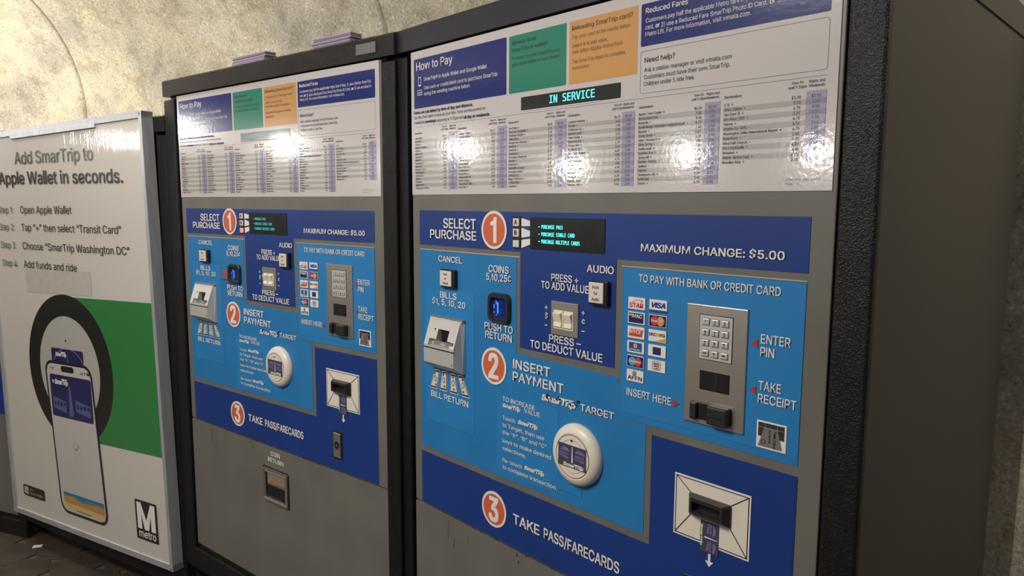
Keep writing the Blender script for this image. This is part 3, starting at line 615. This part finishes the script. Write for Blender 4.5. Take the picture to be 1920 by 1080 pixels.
    g = G(); g.disc(cu, cv, .0446, -.0205, 'ivory', 0, 56); g.ring(cu, cv, .0447, .0459, -.0208, 'inko'); g.ring(cu, cv, .0345, .0351, -.0209, 'inko'); g.disc(cu-.002, cv+.033, .0028, -.0212, 'black', 0, 12); g.disc(cu+.003, cv-.037, .001, -.0212, 'inko', 0, 6); stuff(g.build('target_rings', ct))
    g = G(); card_art(g, cu-.0385, cu+.0385, cv-.0245, cv+.0235, -.0214); g.build('card_picture', ct)
    # card payment sheet
    g = G(); g.rect(.6680, 1.0240, -.3832, -.1035, -.0014, 'blue2', .0006); cp = g.build('card_payment_sheet', root)
    g = G()
    for a in (('TO PAY WITH BANK OR CREDIT CARD', .7039, .9839, -.1262, .0140), ('INSERT HERE', .6815, .7836, -.3473, .0142), ('ENTER', .9534, 1.0038, -.2064, .0150), ('PIN', .9533, .9777, -.2275, .0150), ('TAKE', .9527, .9918, -.2838, .0150), ('RECEIPT', .9527, 1.0187, -.3052, .0148)): g.text(*a, 'white', YW, .008)
    g.split('lettering', cp)
    g = G(); g.cut = [1, 2]; g.poly([(.7877, -.3337), (.8004, -.3410), (.7873, -.3493)], YW, 'redtri'); g.poly([(.9369, -.2085), (.9480, -.2007), (.9484, -.2165)], YW, 'redtri'); g.poly([(.9376, -.2868), (.9484, -.2788), (.9484, -.2945)], YW, 'redtri'); g.split('red_pointer', cp)
    for i, k in enumerate(('star', 'mac', 'nyce', 'inter', 'maestro', 'affn')): logo(root, .6811, .7204, -.1562-.02787*i, -.1787-.02787*i, k)
    for i, k in enumerate(('visa', 'mc', 'disc', 'amex', 'jcb')): logo(root, .7300, .7690, -.1562-.0280*i, -.1782-.0280*i, k)
    # steel card reader plate
    g = G(); g.box(.8120, .9300, -.3670, -.1544, -.0042, -.001, 'steel', .0014, 2)
    for a in ((.8115, .8145, -.1568, -.1538), (.9275, .9305, -.1568, -.1538)): g.rect(*a, -.0016, 'gap')
    rd = g.build('card_reader', root)
    g = G(); g.box(.8389, .9040, -.2503, -.1703, -.0046, -.002, 'gap'); g.box(.8402, .9027, -.2490, -.1716, -.0052, -.002, 'silver'); g.build('keypad_plate', rd)
    for j in range(4):
        for i in range(3):
            u, v = .8454+.0186*i, -.1777-.0184*j; s_ = ('1', '2', '3', '4', '5', '6', '7', '8', '9', 'CLR', '0', 'OK')[j*3+i]
            g = G(); g.box(u-.0012, u+.0150, v-.0118, v+.0012, -.0056, -.004, 'grey', .001, 1); g.box(u, u+.0138, v-.0106, v, -.0078, -.005, 'silver', .0016, 2)
            g.text(s_, u+.0069, None, v-.0060, .0045 if len(s_) == 1 else .003, 'ink', -.0082, .01, align='c')
            if len(s_) == 1 and s_ not in '10': g.text(('ABC', 'DEF', 'GHI', 'JKL', 'MNO', 'PRS', 'TUV', 'WXY')[int(s_)-2], u+.0069, None, v-.0092, .0022, 'ink', -.0082, .004, align='c')
            g.build('key', rd)
    g = G(); g.box(.8425, .9012, -.3040, -.2700, -.0047, -.001, 'darklens', .0006, 1); g.rect(.8445, .8990, -.3020, -.2720, -.00475, 'black'); g.poly([(.872, -.302), (.876, -.302), (.877, -.272), (.873, -.272)], -.0049, 'black2'); g.build('receipt_slot', rd)
    g = G(); g.box(.8276, .9070, -.3580, -.3265, -.0062, -.002, 'black', .002, 2); g.box(.8280, .8420, -.3590, -.3275, -.0125, -.004, 'black2', .003, 2); g.box(.8660, .9060, -.3600, -.3262, -.0190, -.004, 'black2', .004, 3); g.box(.8680, .8960, -.3460, -.3440, -.0196, -.017, 'black'); g.build('card_slot', rd)
    # card direction pictogram
    g = G(); g.box(.9528, 1.0049, -.3808, -.3345, -.0030, -.0014, 'white', .001, 1); g.rect(.9560, 1.0015, -.3605, -.3370, -.0032, 'ink'); g.rect(.9560, 1.0015, -.3450, -.3445, -.0033, 'sgrey'); g.rect(.9680, .9684, -.3445, -.3370, -.0033, 'sgrey'); g.rect(.9890, .9894, -.3445, -.3370, -.0033, 'sgrey')
    g.poly([(.9565, -.3770), (.9985, -.3770), (.9900, -.3450), (.9665, -.3450)], -.0035, 'grey')
    g.ring(.9660, -.3690, .0032, .0042, -.0038, 'ink', 20)
    for t_, u, w in (('Test Card', .9835, .006), ('Void', .9755, .0035)):
        V, F = text_geo(t_, 's', .02, 0); x1 = max(a for a, b in V); s_ = (.029 if t_[0] == 'T' else .022)/x1
        n = len(V)//5; g.add([(u+b*w/.73, -.0038-.0001*(i//n), -.3470-a*s_) for i, (a, b) in enumerate(V)], F, 'ink')
    g.build('card_pictogram', root)
    # ---- lower navy field
    g = G(); g.poly([(0, -.776), (1.0255, -.776), (1.0255, -.413), (.742, -.413), (.742, -.630), (0, -.636)], -.0010, 'navy', .001); nv = g.build('navy_take_panel', root)
    g = G(); g.text('TAKE', .3610, .4475, -.7165, .0232, 'white', YW, .012); g.text('PASS/FARECARDS', .4611, .6735, -.7165, .0232, 'white', YW, .012); g.split('lettering', nv)
    g = G(); g.rect(.7480, 1.0230, -.6210, -.4190, -.0013, 'navy', .0003); g.build('navy_sheet', nv)
    g = G(); g.box(.7972, .9490, -.5845, -.4690, -.0024, -.001, 'white'); a = (.8000, .9462, -.5815, -.4720)
    g.loop([(a[0], a[2]), (a[1], a[2]), (a[1], a[3]), (a[0], a[3])], [(a[0]+.0018, a[2]+.0018), (a[1]-.0018, a[2]+.0018), (a[1]-.0018, a[3]-.0018), (a[0]+.0018, a[3]-.0018)], -.0028, 'ink'); g.rect(a[0]+.0018, a[1]-.0018, a[2]+.0018, a[3]-.0018, -.0026, 'ivory')
    for (x0, z0, x1, z1) in ((a[0], a[3], .836, -.500), (a[1], a[3], .909, -.500), (a[0], a[2], .836, -.534), (a[1], a[2], .909, -.534)):
        L_ = math.hypot(x1-x0, z1-z0); px, pz = -(z1-z0)/L_*.0009, (x1-x0)/L_*.0009; g.poly([(x0+px, z0+pz), (x1+px, z1+pz), (x1-px, z1-pz), (x0-px, z0-pz)], -.0030, 'ink')
    dp = g.build('farecard_dispenser', root)
    g = G(); b1 = rr(.8300, .9135, -.5365, -.4965, .003, 2); f1 = rr(.8400, .9050, -.5290, -.4990, .003, 2); h1 = rr(.8440, .9000, -.5250, -.5060, .002, 2); h2 = rr(.8470, .8970, -.5235, -.5085, .001, 2)
    g.rings([(b1, -.002), (b1, -.006), (f1, -.0190), (h1, -.0185), (h2, -.004)], 'black2', False, False); g.poly(h2, -.0045, 'gap'); g.build('dispenser_mouth', dp)
    g = G(); card_art(g, .8545, .8915, -.5975, -.5400, -.0032, rot=True); g.build('farecard_picture', dp)
    g = G(); g.poly([(.8715, -.5985), (.8765, -.5985), (.8765, -.6125), (.8825, -.6125), (.8740, -.6230), (.8655, -.6125), (.8715, -.6125)], YW, 'white'); g.build('arrow_print', dp)
    # door lock
    g = G(); g.box(.8218, .8665, -.7415, -.6545, -.003, -.001, 'black', .001, 1); g.box(.8275, .8600, -.7360, -.6600, -.0065, -.002, 'steel', .002, 2); g.disc(.8450, -.697, .0125, -.0072, 'black2', .001, 24); g.disc(.8450, -.697, .008, -.0076, 'black', 0, 20); g.disc(.8450, -.697, .0035, -.0080, 'maroon', 0, 12); g.build('door_lock', root)
    # coin return
    g = G(); g.text('COIN', .4850, .5365, -.8118, .0140, 'white', -.0006, .008); g.text('RETURN', .4671, .5561, -.8345, .0142, 'white', -.0006, .008); g.split('lettering', root)
    g = G(); A = rr(.4364, .5835, -.9760, -.8540, .008); B_ = rr(.4405, .5794, -.9720, -.8580, .006); C_ = rr(.4470, .5730, -.9655, -.8645, .003); D_ = rr(.4540, .5665, -.9590, -.8710, .002)
    g.rings([(A, 0), (A, -.003), (B_, -.003)], 'black', False, False); g.rings([(B_, -.003), (B_, -.007), (C_, -.007), (C_, -.004), (D_, -.006), (D_, -.002)], 'steel', False, False); cr = g.build('coin_return', root)
    g = G(); g.poly(D_, -.0012, 'darklens'); g.rect(.462, .5665, -.9140, -.8710, -.0018, 'copper'); g.text('PUSH TO RETURN', .466, .563, -.9120, .0045, 'ink', -.0022, .004); g.poly([(.462, -.914), (.5665, -.914), (.5665, -.957), (.470, -.957)], -.0016, 'black'); g.build('return_flap', cr)
    # worn edges
    g = G(); rnd = random.Random(5); u = .0
    while u < 1.0:
        a = rnd.random()*.02+.003; h = .0008+rnd.random()*.0022
        if .04 < u < .75: g.poly([(u, -.7790), (u+a*.3, -.7790+h), (u+a*.7, -.7790+h*.6), (u+a, -.7790)], -.0014, 'chip')
        u += a*(1+rnd.random()*1.2)
    for u, v in ((.37, -.795), (.375, -.81), (.40, -.785)): g.poly([(u, v), (u+.005, v+.001), (u+.003, v+.008), (u+.001, v+.006)], -.0005, 'chip')
    for (u, v, l) in ((.11, -.845, .05), (.135, -.86, .03), (.19, -.83, .02)): g.poly([(u, v), (u+.0012, v), (u+.004, v+l), (u+.003, v+l)], -.0004, 'chip')
    stuff(g.build('chipped_paint', root))
    return root
def ground(o, X, Y, yaw, dz=0): o.location = (X, Y, dz); o.rotation_euler = (0, 0, yaw)
near = vending_machine('nearest grey and blue fare machine with IN SERVICE display, filling the right half')
ground(near, -.23768, 1.85935, -.826279)
far = copy_tree(near); far['label'] = 'second grey and blue fare machine, smaller, between the advert panel and nearest machine'
ground(far, -1.17623, 2.61188, -.675275, -.0037)
def named(root, n): return [c for c in root.children if c.name.split('.')[0] == n][0]
# differences of the far machine: unlit status glass with glare in its colour, red lit third key, name plate, blank patch, maroon tag
sd = named(far, 'status_display')
for c in list(sd.children): bpy.data.objects.remove(c)
me = sd.data.copy(); sd.data = me; me.materials[0] = MT['screenw']
fk = [c for c in named(far, 'selection_keys').children if c.name.startswith('key')][2]; me = fk.data.copy(); fk.data = me; me.materials[0] = MT['capred']; fk['label'] = 'red lit key'
fh = named(far, 'header_frame'); me = fh.data.copy(); fh.data = me; me.materials[0] = MT['frame']
for c in named(far, 'menu_display').children: me = c.data.copy(); c.data = me; me.materials[0] = MT['cyand']
g = G(); g.box(.9755, 1.0550, .4140, .4420, -.0125, -.009, 'grey', .001, 1); g.disc(.980, .428, .0015, -.013, 'ink', 0, 8); g.disc(1.0505, .428, .0015, -.013, 'ink', 0, 8); g.build('name_plate', far)
g = G(); g.rect(.7020, 1.0110, -.0490, -.0055, -.0014, 'navy2', .0004); g.build('blank_navy_sticker', far)
g = G(); g.box(.2330, .2700, -.2400, -.2080, -.006, -.001, 'maroon', .002, 2); g.build('maroon_tag', far)
# ------------------------------------------------------------------ machine hidden behind the advertising panel, and the one beyond it
YAW3 = math.radians(-30.7); e3 = Vector((math.cos(YAW3), math.sin(YAW3), 0)); P3 = Vector((-1.26826, 2.68573, 0)); O3 = P3-e3*1.1235
ZOFF = 1.602-.125
m3 = thing('fare_vending_machine', 'black framed machine cabinet mostly hidden behind the big advert panel', 'ticket machine', (O3.x, O3.y, 0), YAW3)
carcass(m3, .095); plain_door(m3, 'frame')
YAW4 = math.radians(-22.0); e4 = Vector((math.cos(YAW4), math.sin(YAW4), 0)); P4 = P3-e3*1.238; O4 = P4-e4*1.1235
ZOFF = 1.602-.222
m4 = thing('fare_vending_machine', 'grey and blue machine whose corner shows left of the advert panel', 'ticket machine', (O4.x, O4.y, 0), YAW4)
carcass(m4, 0); plain_door(m4)
g = G(); g.rect(0, 1.0255, -.0868, 0, -.001, 'navy', .001); g.build('navy_select_panel', m4)
g = G(); g.poly([(0, -.101), (1.0245, -.101), (1.0245, -.3965), (.7275, -.3965), (.7275, -.618), (0, -.618)], -.001, 'blue', .001); g.build('light_blue_panel', m4)
g = G(); g.poly([(0, -.776), (1.0255, -.776), (1.0255, -.413), (.742, -.413), (.742, -.633), (0, -.633)], -.001, 'navy', .001); g.build('navy_take_panel', m4)
g = G(); g.box(-.030, 1.0555, .039, .3962, -.0016, 0, 'poster', .0005, 1); g.build('fare_poster', m4)
# ------------------------------------------------------------------ advertising panel (origin at its top right corner plane, hung a touch crooked)
ZOFF = 0
ap = thing('advertising_panel', 'large aluminium framed transit card advert with green square and phone', 'advert panel', (0, 0, 0))
Wp, Hp, Dp = 1.2188, 1.7598, .046
yw, rl = math.radians(-30.81), math.radians(1.575)
ap.matrix_world = Matrix.Translation((-1.35077, 2.66979, .33170+CAMZ)) @ Matrix.Rotation(yw, 4, 'Z') @ Matrix.Rotation(-rl, 4, 'Y') 
g = G()
fwid = .028
g.box(-Wp, 0, -fwid, 0, -.001, Dp, 'alu', .002, 1); g.build('frame_bar', ap)
g = G(); g.box(-Wp, 0, -Hp, -Hp+fwid, -.001, Dp, 'alu', .002, 1); g.build('frame_bar', ap)
g = G(); g.box(-fwid*.62, 0, -Hp+.001, -.001, -.003, Dp, 'alu', .002, 1); g.build('frame_bar', ap)
g = G(); g.box(-Wp, -Wp+fwid, -Hp+.001, -.001, -.003, Dp, 'alu', .002, 1); g.build('frame_bar', ap)
g = G(); g.box(-.945, -.300, -.040, -.022, -.005, .004, 'alu', .001, 1); g.build('clip_rail', ap)
g = G(); g.disc(-.008, -.012, .006, -.0045, 'silverdk', .002, 16); g.disc(-.008, -Hp+.012, .006, -.0045, 'silverdk', .002, 16); g.build('frame_screw', ap)
# sheet, its upper part bowing forwards a little behind the film
g = G(); V = []; F = []; nu, nv_ = 30, 24
def bow(u, v): 
    t = max(0, 1+v/.55); s = (u+Wp/2)/(Wp/2)
    return .004-.010*t*t*(1-s*s)*.0
for j in range(nv_+1):
    for i in range(nu+1):
        u = -Wp+.02+(Wp-.036)*i/nu; v = -Hp+.02+(Hp-.04)*j/nv_; V.append((u, bow(u, v), v))
for j in range(nv_):
    for i in range(nu): k = j*(nu+1)+i; F.append((k, k+1, k+nu+2, k+nu+1))
g.add(V, F, 'sheet'); sh = g.build('advert_sheet', ap, smooth=True)
Y = .0030; Y2 = .0026; Y3 = .0022; Y4 = .0018; Y5 = .0012
g = G(); tl = math.radians(-1.2); S_ = 'sink'
g.text('Add SmarTrip to', -.935, -.334, -.1478, .052, S_, Y5, .006, tilt=tl*1.05)
g.text('Apple Wallet in seconds.', -1.087, -.1458, -.2275, .052, S_, Y5, .010, tilt=-math.radians(1.7))
for t1, t2, e, v, c in (('Step 1:', 'Open Apple Wallet', -.5188, -.3575, .032), ('Step 2:', 'Tap \u201c+\u201d then select \u201cTransit Card\u201d', -.1821, -.4325, .031), ('Step 3:', 'Choose \u201cSmarTrip Washington DC\u201d', -.1373, -.5125, .031), ('Step 4:', 'Add funds and ride', -.5139, -.5925, .031)):
    u0 = {'1': -.9241, '2': -.9266, '3': -.9301, '4': -.9347}[t1[5]]; g.text(t1, -1.120, -.984, v+.0035, c*.95, 'sinkgrn', Y5, .001, tilt=tl); g.text(t2, u0, e, v-.001, c, S_, Y5, .003, tilt=tl)
g.split('lettering', sh)
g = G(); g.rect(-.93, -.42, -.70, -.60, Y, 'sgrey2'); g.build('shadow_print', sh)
g = G(); g.poly([(-.5962, -.7100), (-.0140, -.7092), (-.0140, -1.3070), (-.45, -1.3150), (-.60, -1.3)], Y, 'sgreen'); g.build('green_square', sh)
cx, cz = -.6379, -1.0237
g = G(); g.disc(cx, cz, .3226, Y2, 'sblack', 0, 72); g.disc(cx, cz, .2309, Y3, 'sgrey', 0, 64); g.ring(cx, cz-.05, .142, .1435, Y4, 'sgrey2'); g.disc(-.6462, -.898, .0055, Y4, 'sink', 0, 12); g.build('reader_ring', sh)
g = G(); g.rrect(-.768, -.520, -1.05, -.9347, .010, Y3-.0003, 'snavy'); smart(g, -.735, -.650, -.968, .016, 'white', Y4-.0002); g.poly([(-.648, -1.0), (-.636, -1.0), (-.639, -.960), (-.645, -.960)], Y4-.0001, 'snavy2'); g.build('transit_card_print', sh)
Y3 = .0014
g = G(); ph = rr(-.812, -.4475, -1.672, -.992, .055, 8); g.poly([(a+(-1.0-b)*.0-.0+(b+1.33)*(-.06), b) for a, b in ph], Y3, 'sblack'); ph2 = rr(-.800, -.4595, -1.660, -1.004, .046, 8); g.poly([(a+(b+1.33)*(-.06), b) for a, b in ph2], Y3-.0003, 'sphone')
pho = g.build('phone_picture', sh)
Yq = Y3-.0006
g = G()
g.rrect(-.796, -.477, -1.237, -1.051, .012, Yq, 'snavy'); smart(g, -.757, -.652, -1.092, .020, 'white', Yq-.0003)
g.text('M', -.775, -.763, -1.090, .014, 'white', Yq-.0003, .02)
g.poly([(-.660, -1.228), (-.625, -1.222), (-.637, -1.098), (-.644, -1.090), (-.651, -1.098)], Yq-.0003, 'snavy2')
for a, w in ((-.78, .10), (-.605, .11)):
    g.poly([(a, -1.200), (a+w, -1.215), (a+w, -1.165), (a, -1.150)], Yq-.0002, 'snavy2')
    for i in range(4): g.poly([(a+.008+i*w*.24, -1.185), (a+.008+i*w*.24+w*.15, -1.188), (a+.008+i*w*.24+w*.15, -1.172), (a+.008+i*w*.24, -1.168)], Yq-.0004, 'snavy')
g.rrect(-.700, -.600, -1.035, -1.009, .0125, Yq, 'sblack'); g.text('9:41', -.788, -.757, -1.030, .011, 'sink', Yq, .004)
for i in range(4): g.rect(-.555+i*.006, -.551+i*.006, -1.034, -1.031+.0025*i, Yq, 'sink')
g.poly([(-.518, -1.034), (-.510, -1.023), (-.526, -1.023)], Yq, 'sink'); g.rrect(-.503, -.479, -1.034, -1.022, .003, Yq, 'sink')
g.ring(-.6270, -1.363, .0265, .0285, Yq, 'sgrey2', 30); g.ring(-.6270, -1.363, .0262, .0268, Yq-.0001, 'sink', 30)
g.poly([(-.640, -1.364), (-.631, -1.373), (-.629, -1.370), (-.640, -1.360)], Yq, 'sink'); g.poly([(-.631, -1.373), (-.614, -1.352), (-.612, -1.354), (-.630, -1.376)], Yq, 'sink')
g.text('Done', -.641, -.613, -1.415, .011, 'sgrey2', Yq, .001)
g.poly([(-.762, -1.575), (-.450, -1.575), (-.446, -1.636), (-.452, -1.652), (-.740, -1.652), (-.756, -1.640)], Yq, 'ssand')
g.poly([(-.762, -1.590), (-.62, -1.600), (-.50, -1.594), (-.450, -1.600), (-.447, -1.628), (-.60, -1.622), (-.760, -1.622)], Yq-.0002, 'sorng')
g.poly([(-.762, -1.575), (-.450, -1.575), (-.450, -1.600), (-.50, -1.594), (-.62, -1.604), (-.70, -1.590), (-.762, -1.594)], Yq-.0003, 'steal')
g.poly([(-.762, -1.575), (-.450, -1.575), (-.450, -1.586), (-.58, -1.584), (-.61, -1.597), (-.66, -1.584), (-.762, -1.583)], Yq-.0004, 'sblue')
g.rect(-.665, -.555, -1.6480, -1.6450, Yq-.0005, 'sink')
stuff(g.build('screen_print', pho)) if False else stuff(g.build('screen_print', sh))
g = G(); g.rrect(-1.118, -.932, -1.657, -1.606, .010, Y3, 'sblack'); g.rrect(-1.108, -1.070, -1.648, -1.614, .004, Yq, 'sgrey'); g.rect(-1.105, -1.073, -1.640, -1.630, Yq-.0002, 'sorng'); g.text('Add to', -1.060, -1.025, -1.626, .007, 'sgrey', Yq, .002); g.text('Apple Wallet', -1.060, -.945, -1.644, .011, 'sgrey', Yq, .004); g.build('wallet_tag', sh)
g = G(); g.rrect(-.2270, -.0850, -1.6690, -1.5060, .006, Y3, 'sblack')
u0, u1, v0, v1 = -.2150, -.0965, -1.6250, -1.5150; w = u1-u0; a = w*.24
g.poly([(u0, v0), (u0+a, v0), (u0+a, v1-.030), (u0+w*.5, v0+.006), (u0+w*.5, v0+.006), (u0+w*.5, v0+.055), (u0+a*1.02, v1), (u0, v1)][:3]+[(u0+a, v1), (u0, v1)], Yq, 'white')
g.poly([(u1-a, v0), (u1, v0), (u1, v1), (u1-a, v1)], Yq, 'white')
g.poly([(u0+a*.98, v1), (u0+w*.5, v0+.040), (u0+w*.5, v0), (u0+w*.5-.014, v0), (u0+a*.98, v1-.045)], Yq, 'white')
g.poly([(u1-a*.98, v1), (u0+w*.5, v0+.040), (u0+w*.5, v0), (u0+w*.5+.014, v0), (u1-a*.98, v1-.045)], Yq, 'white')
g.text('metro', -.2090, -.0965, -1.6580, .0300, 'white', Yq, .008); g.build('metro_emblem', sh)
# ------------------------------------------------------------------ lavender strips on the far machine, built for a striped reflection on the wall
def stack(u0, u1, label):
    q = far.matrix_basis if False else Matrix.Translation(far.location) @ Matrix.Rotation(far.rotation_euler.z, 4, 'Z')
    pt = q @ Vector(((u0+u1)/2, .085, 0)); t = thing('reflection_strips', label, 'reflection stand-in', (pt.x, pt.y, 1.602+.4570), far.rotation_euler.z, 'lavender strips standing in for a reflection above the machine top')
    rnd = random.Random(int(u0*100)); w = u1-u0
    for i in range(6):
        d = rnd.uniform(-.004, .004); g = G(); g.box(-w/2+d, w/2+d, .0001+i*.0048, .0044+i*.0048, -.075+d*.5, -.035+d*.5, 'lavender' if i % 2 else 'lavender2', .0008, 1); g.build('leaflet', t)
stack(.327, .512, 'left lavender strips standing in for a wall reflection, on the second machine top')
stack(.757, .925, 'right lavender strips standing in for a wall reflection, on the second machine top, nearer the seam')
# ------------------------------------------------------------------ floor tiles (visible strip at the lower left) and a scrap of litter
Rh = .125; hexme = None; cnt = 0
g = G(); P = [(Rh*.965*math.cos(math.radians(60*i)), Rh*.965*math.sin(math.radians(60*i))) for i in range(6)]; P2 = [(a*.985, b*.985) for a, b in P]
V = [(a, b, -.003) for a, b in P]+[(a, b, .0012) for a, b in P]+[(a, b, .002) for a, b in P2]
F = [(i, (i+1) % 6, (i+1) % 6+6, i+6) for i in range(6)]+[(i+6, (i+1) % 6+6, (i+1) % 6+12, i+12) for i in range(6)]+[tuple(range(12, 18))]
g.add(V, F, 'tile'); proto = g.build('tile', fl, local=False)
ca, sa = math.cos(math.radians(-14)), math.sin(math.radians(-14)); rnd = random.Random(2); first = True
cells = []
for i in range(-40, 40):
    for j in range(-40, 40):
        x = i*Rh*1.5; y = (j+.5*(i % 2))*Rh*math.sqrt(3); X = -1.9+x*ca-y*sa; Yy = 2.5+x*sa+y*ca
        cells.append((math.hypot(X+2.0, Yy-2.55), X, Yy))
cells.sort()
for k, (d, X, Yy) in enumerate(cells[:230]):
    o = proto if k == 0 else proto.copy()
    if k: C.objects.link(o)
    o.parent = fl; o.location = (X, Yy, rnd.uniform(0, .0008))
g = G(); g.box(-.02, .02, 0, .004, -.012, .012, 'white', .001, 1); li = g.build('paper_scrap', local=False)
d = ray(71, 1026); t = CAMZ/-d.z; li.location = (d.x*t, d.y*t, .003); li.rotation_euler = (0, 0, .3)
li['label'] = 'small white paper scrap on the dark tiled floor under the advert'; li['category'] = 'litter'
for o in list(TO.values()): bpy.data.objects.remove(o)
for o in bpy.data.objects:
    if 'only' in o: del o['only']
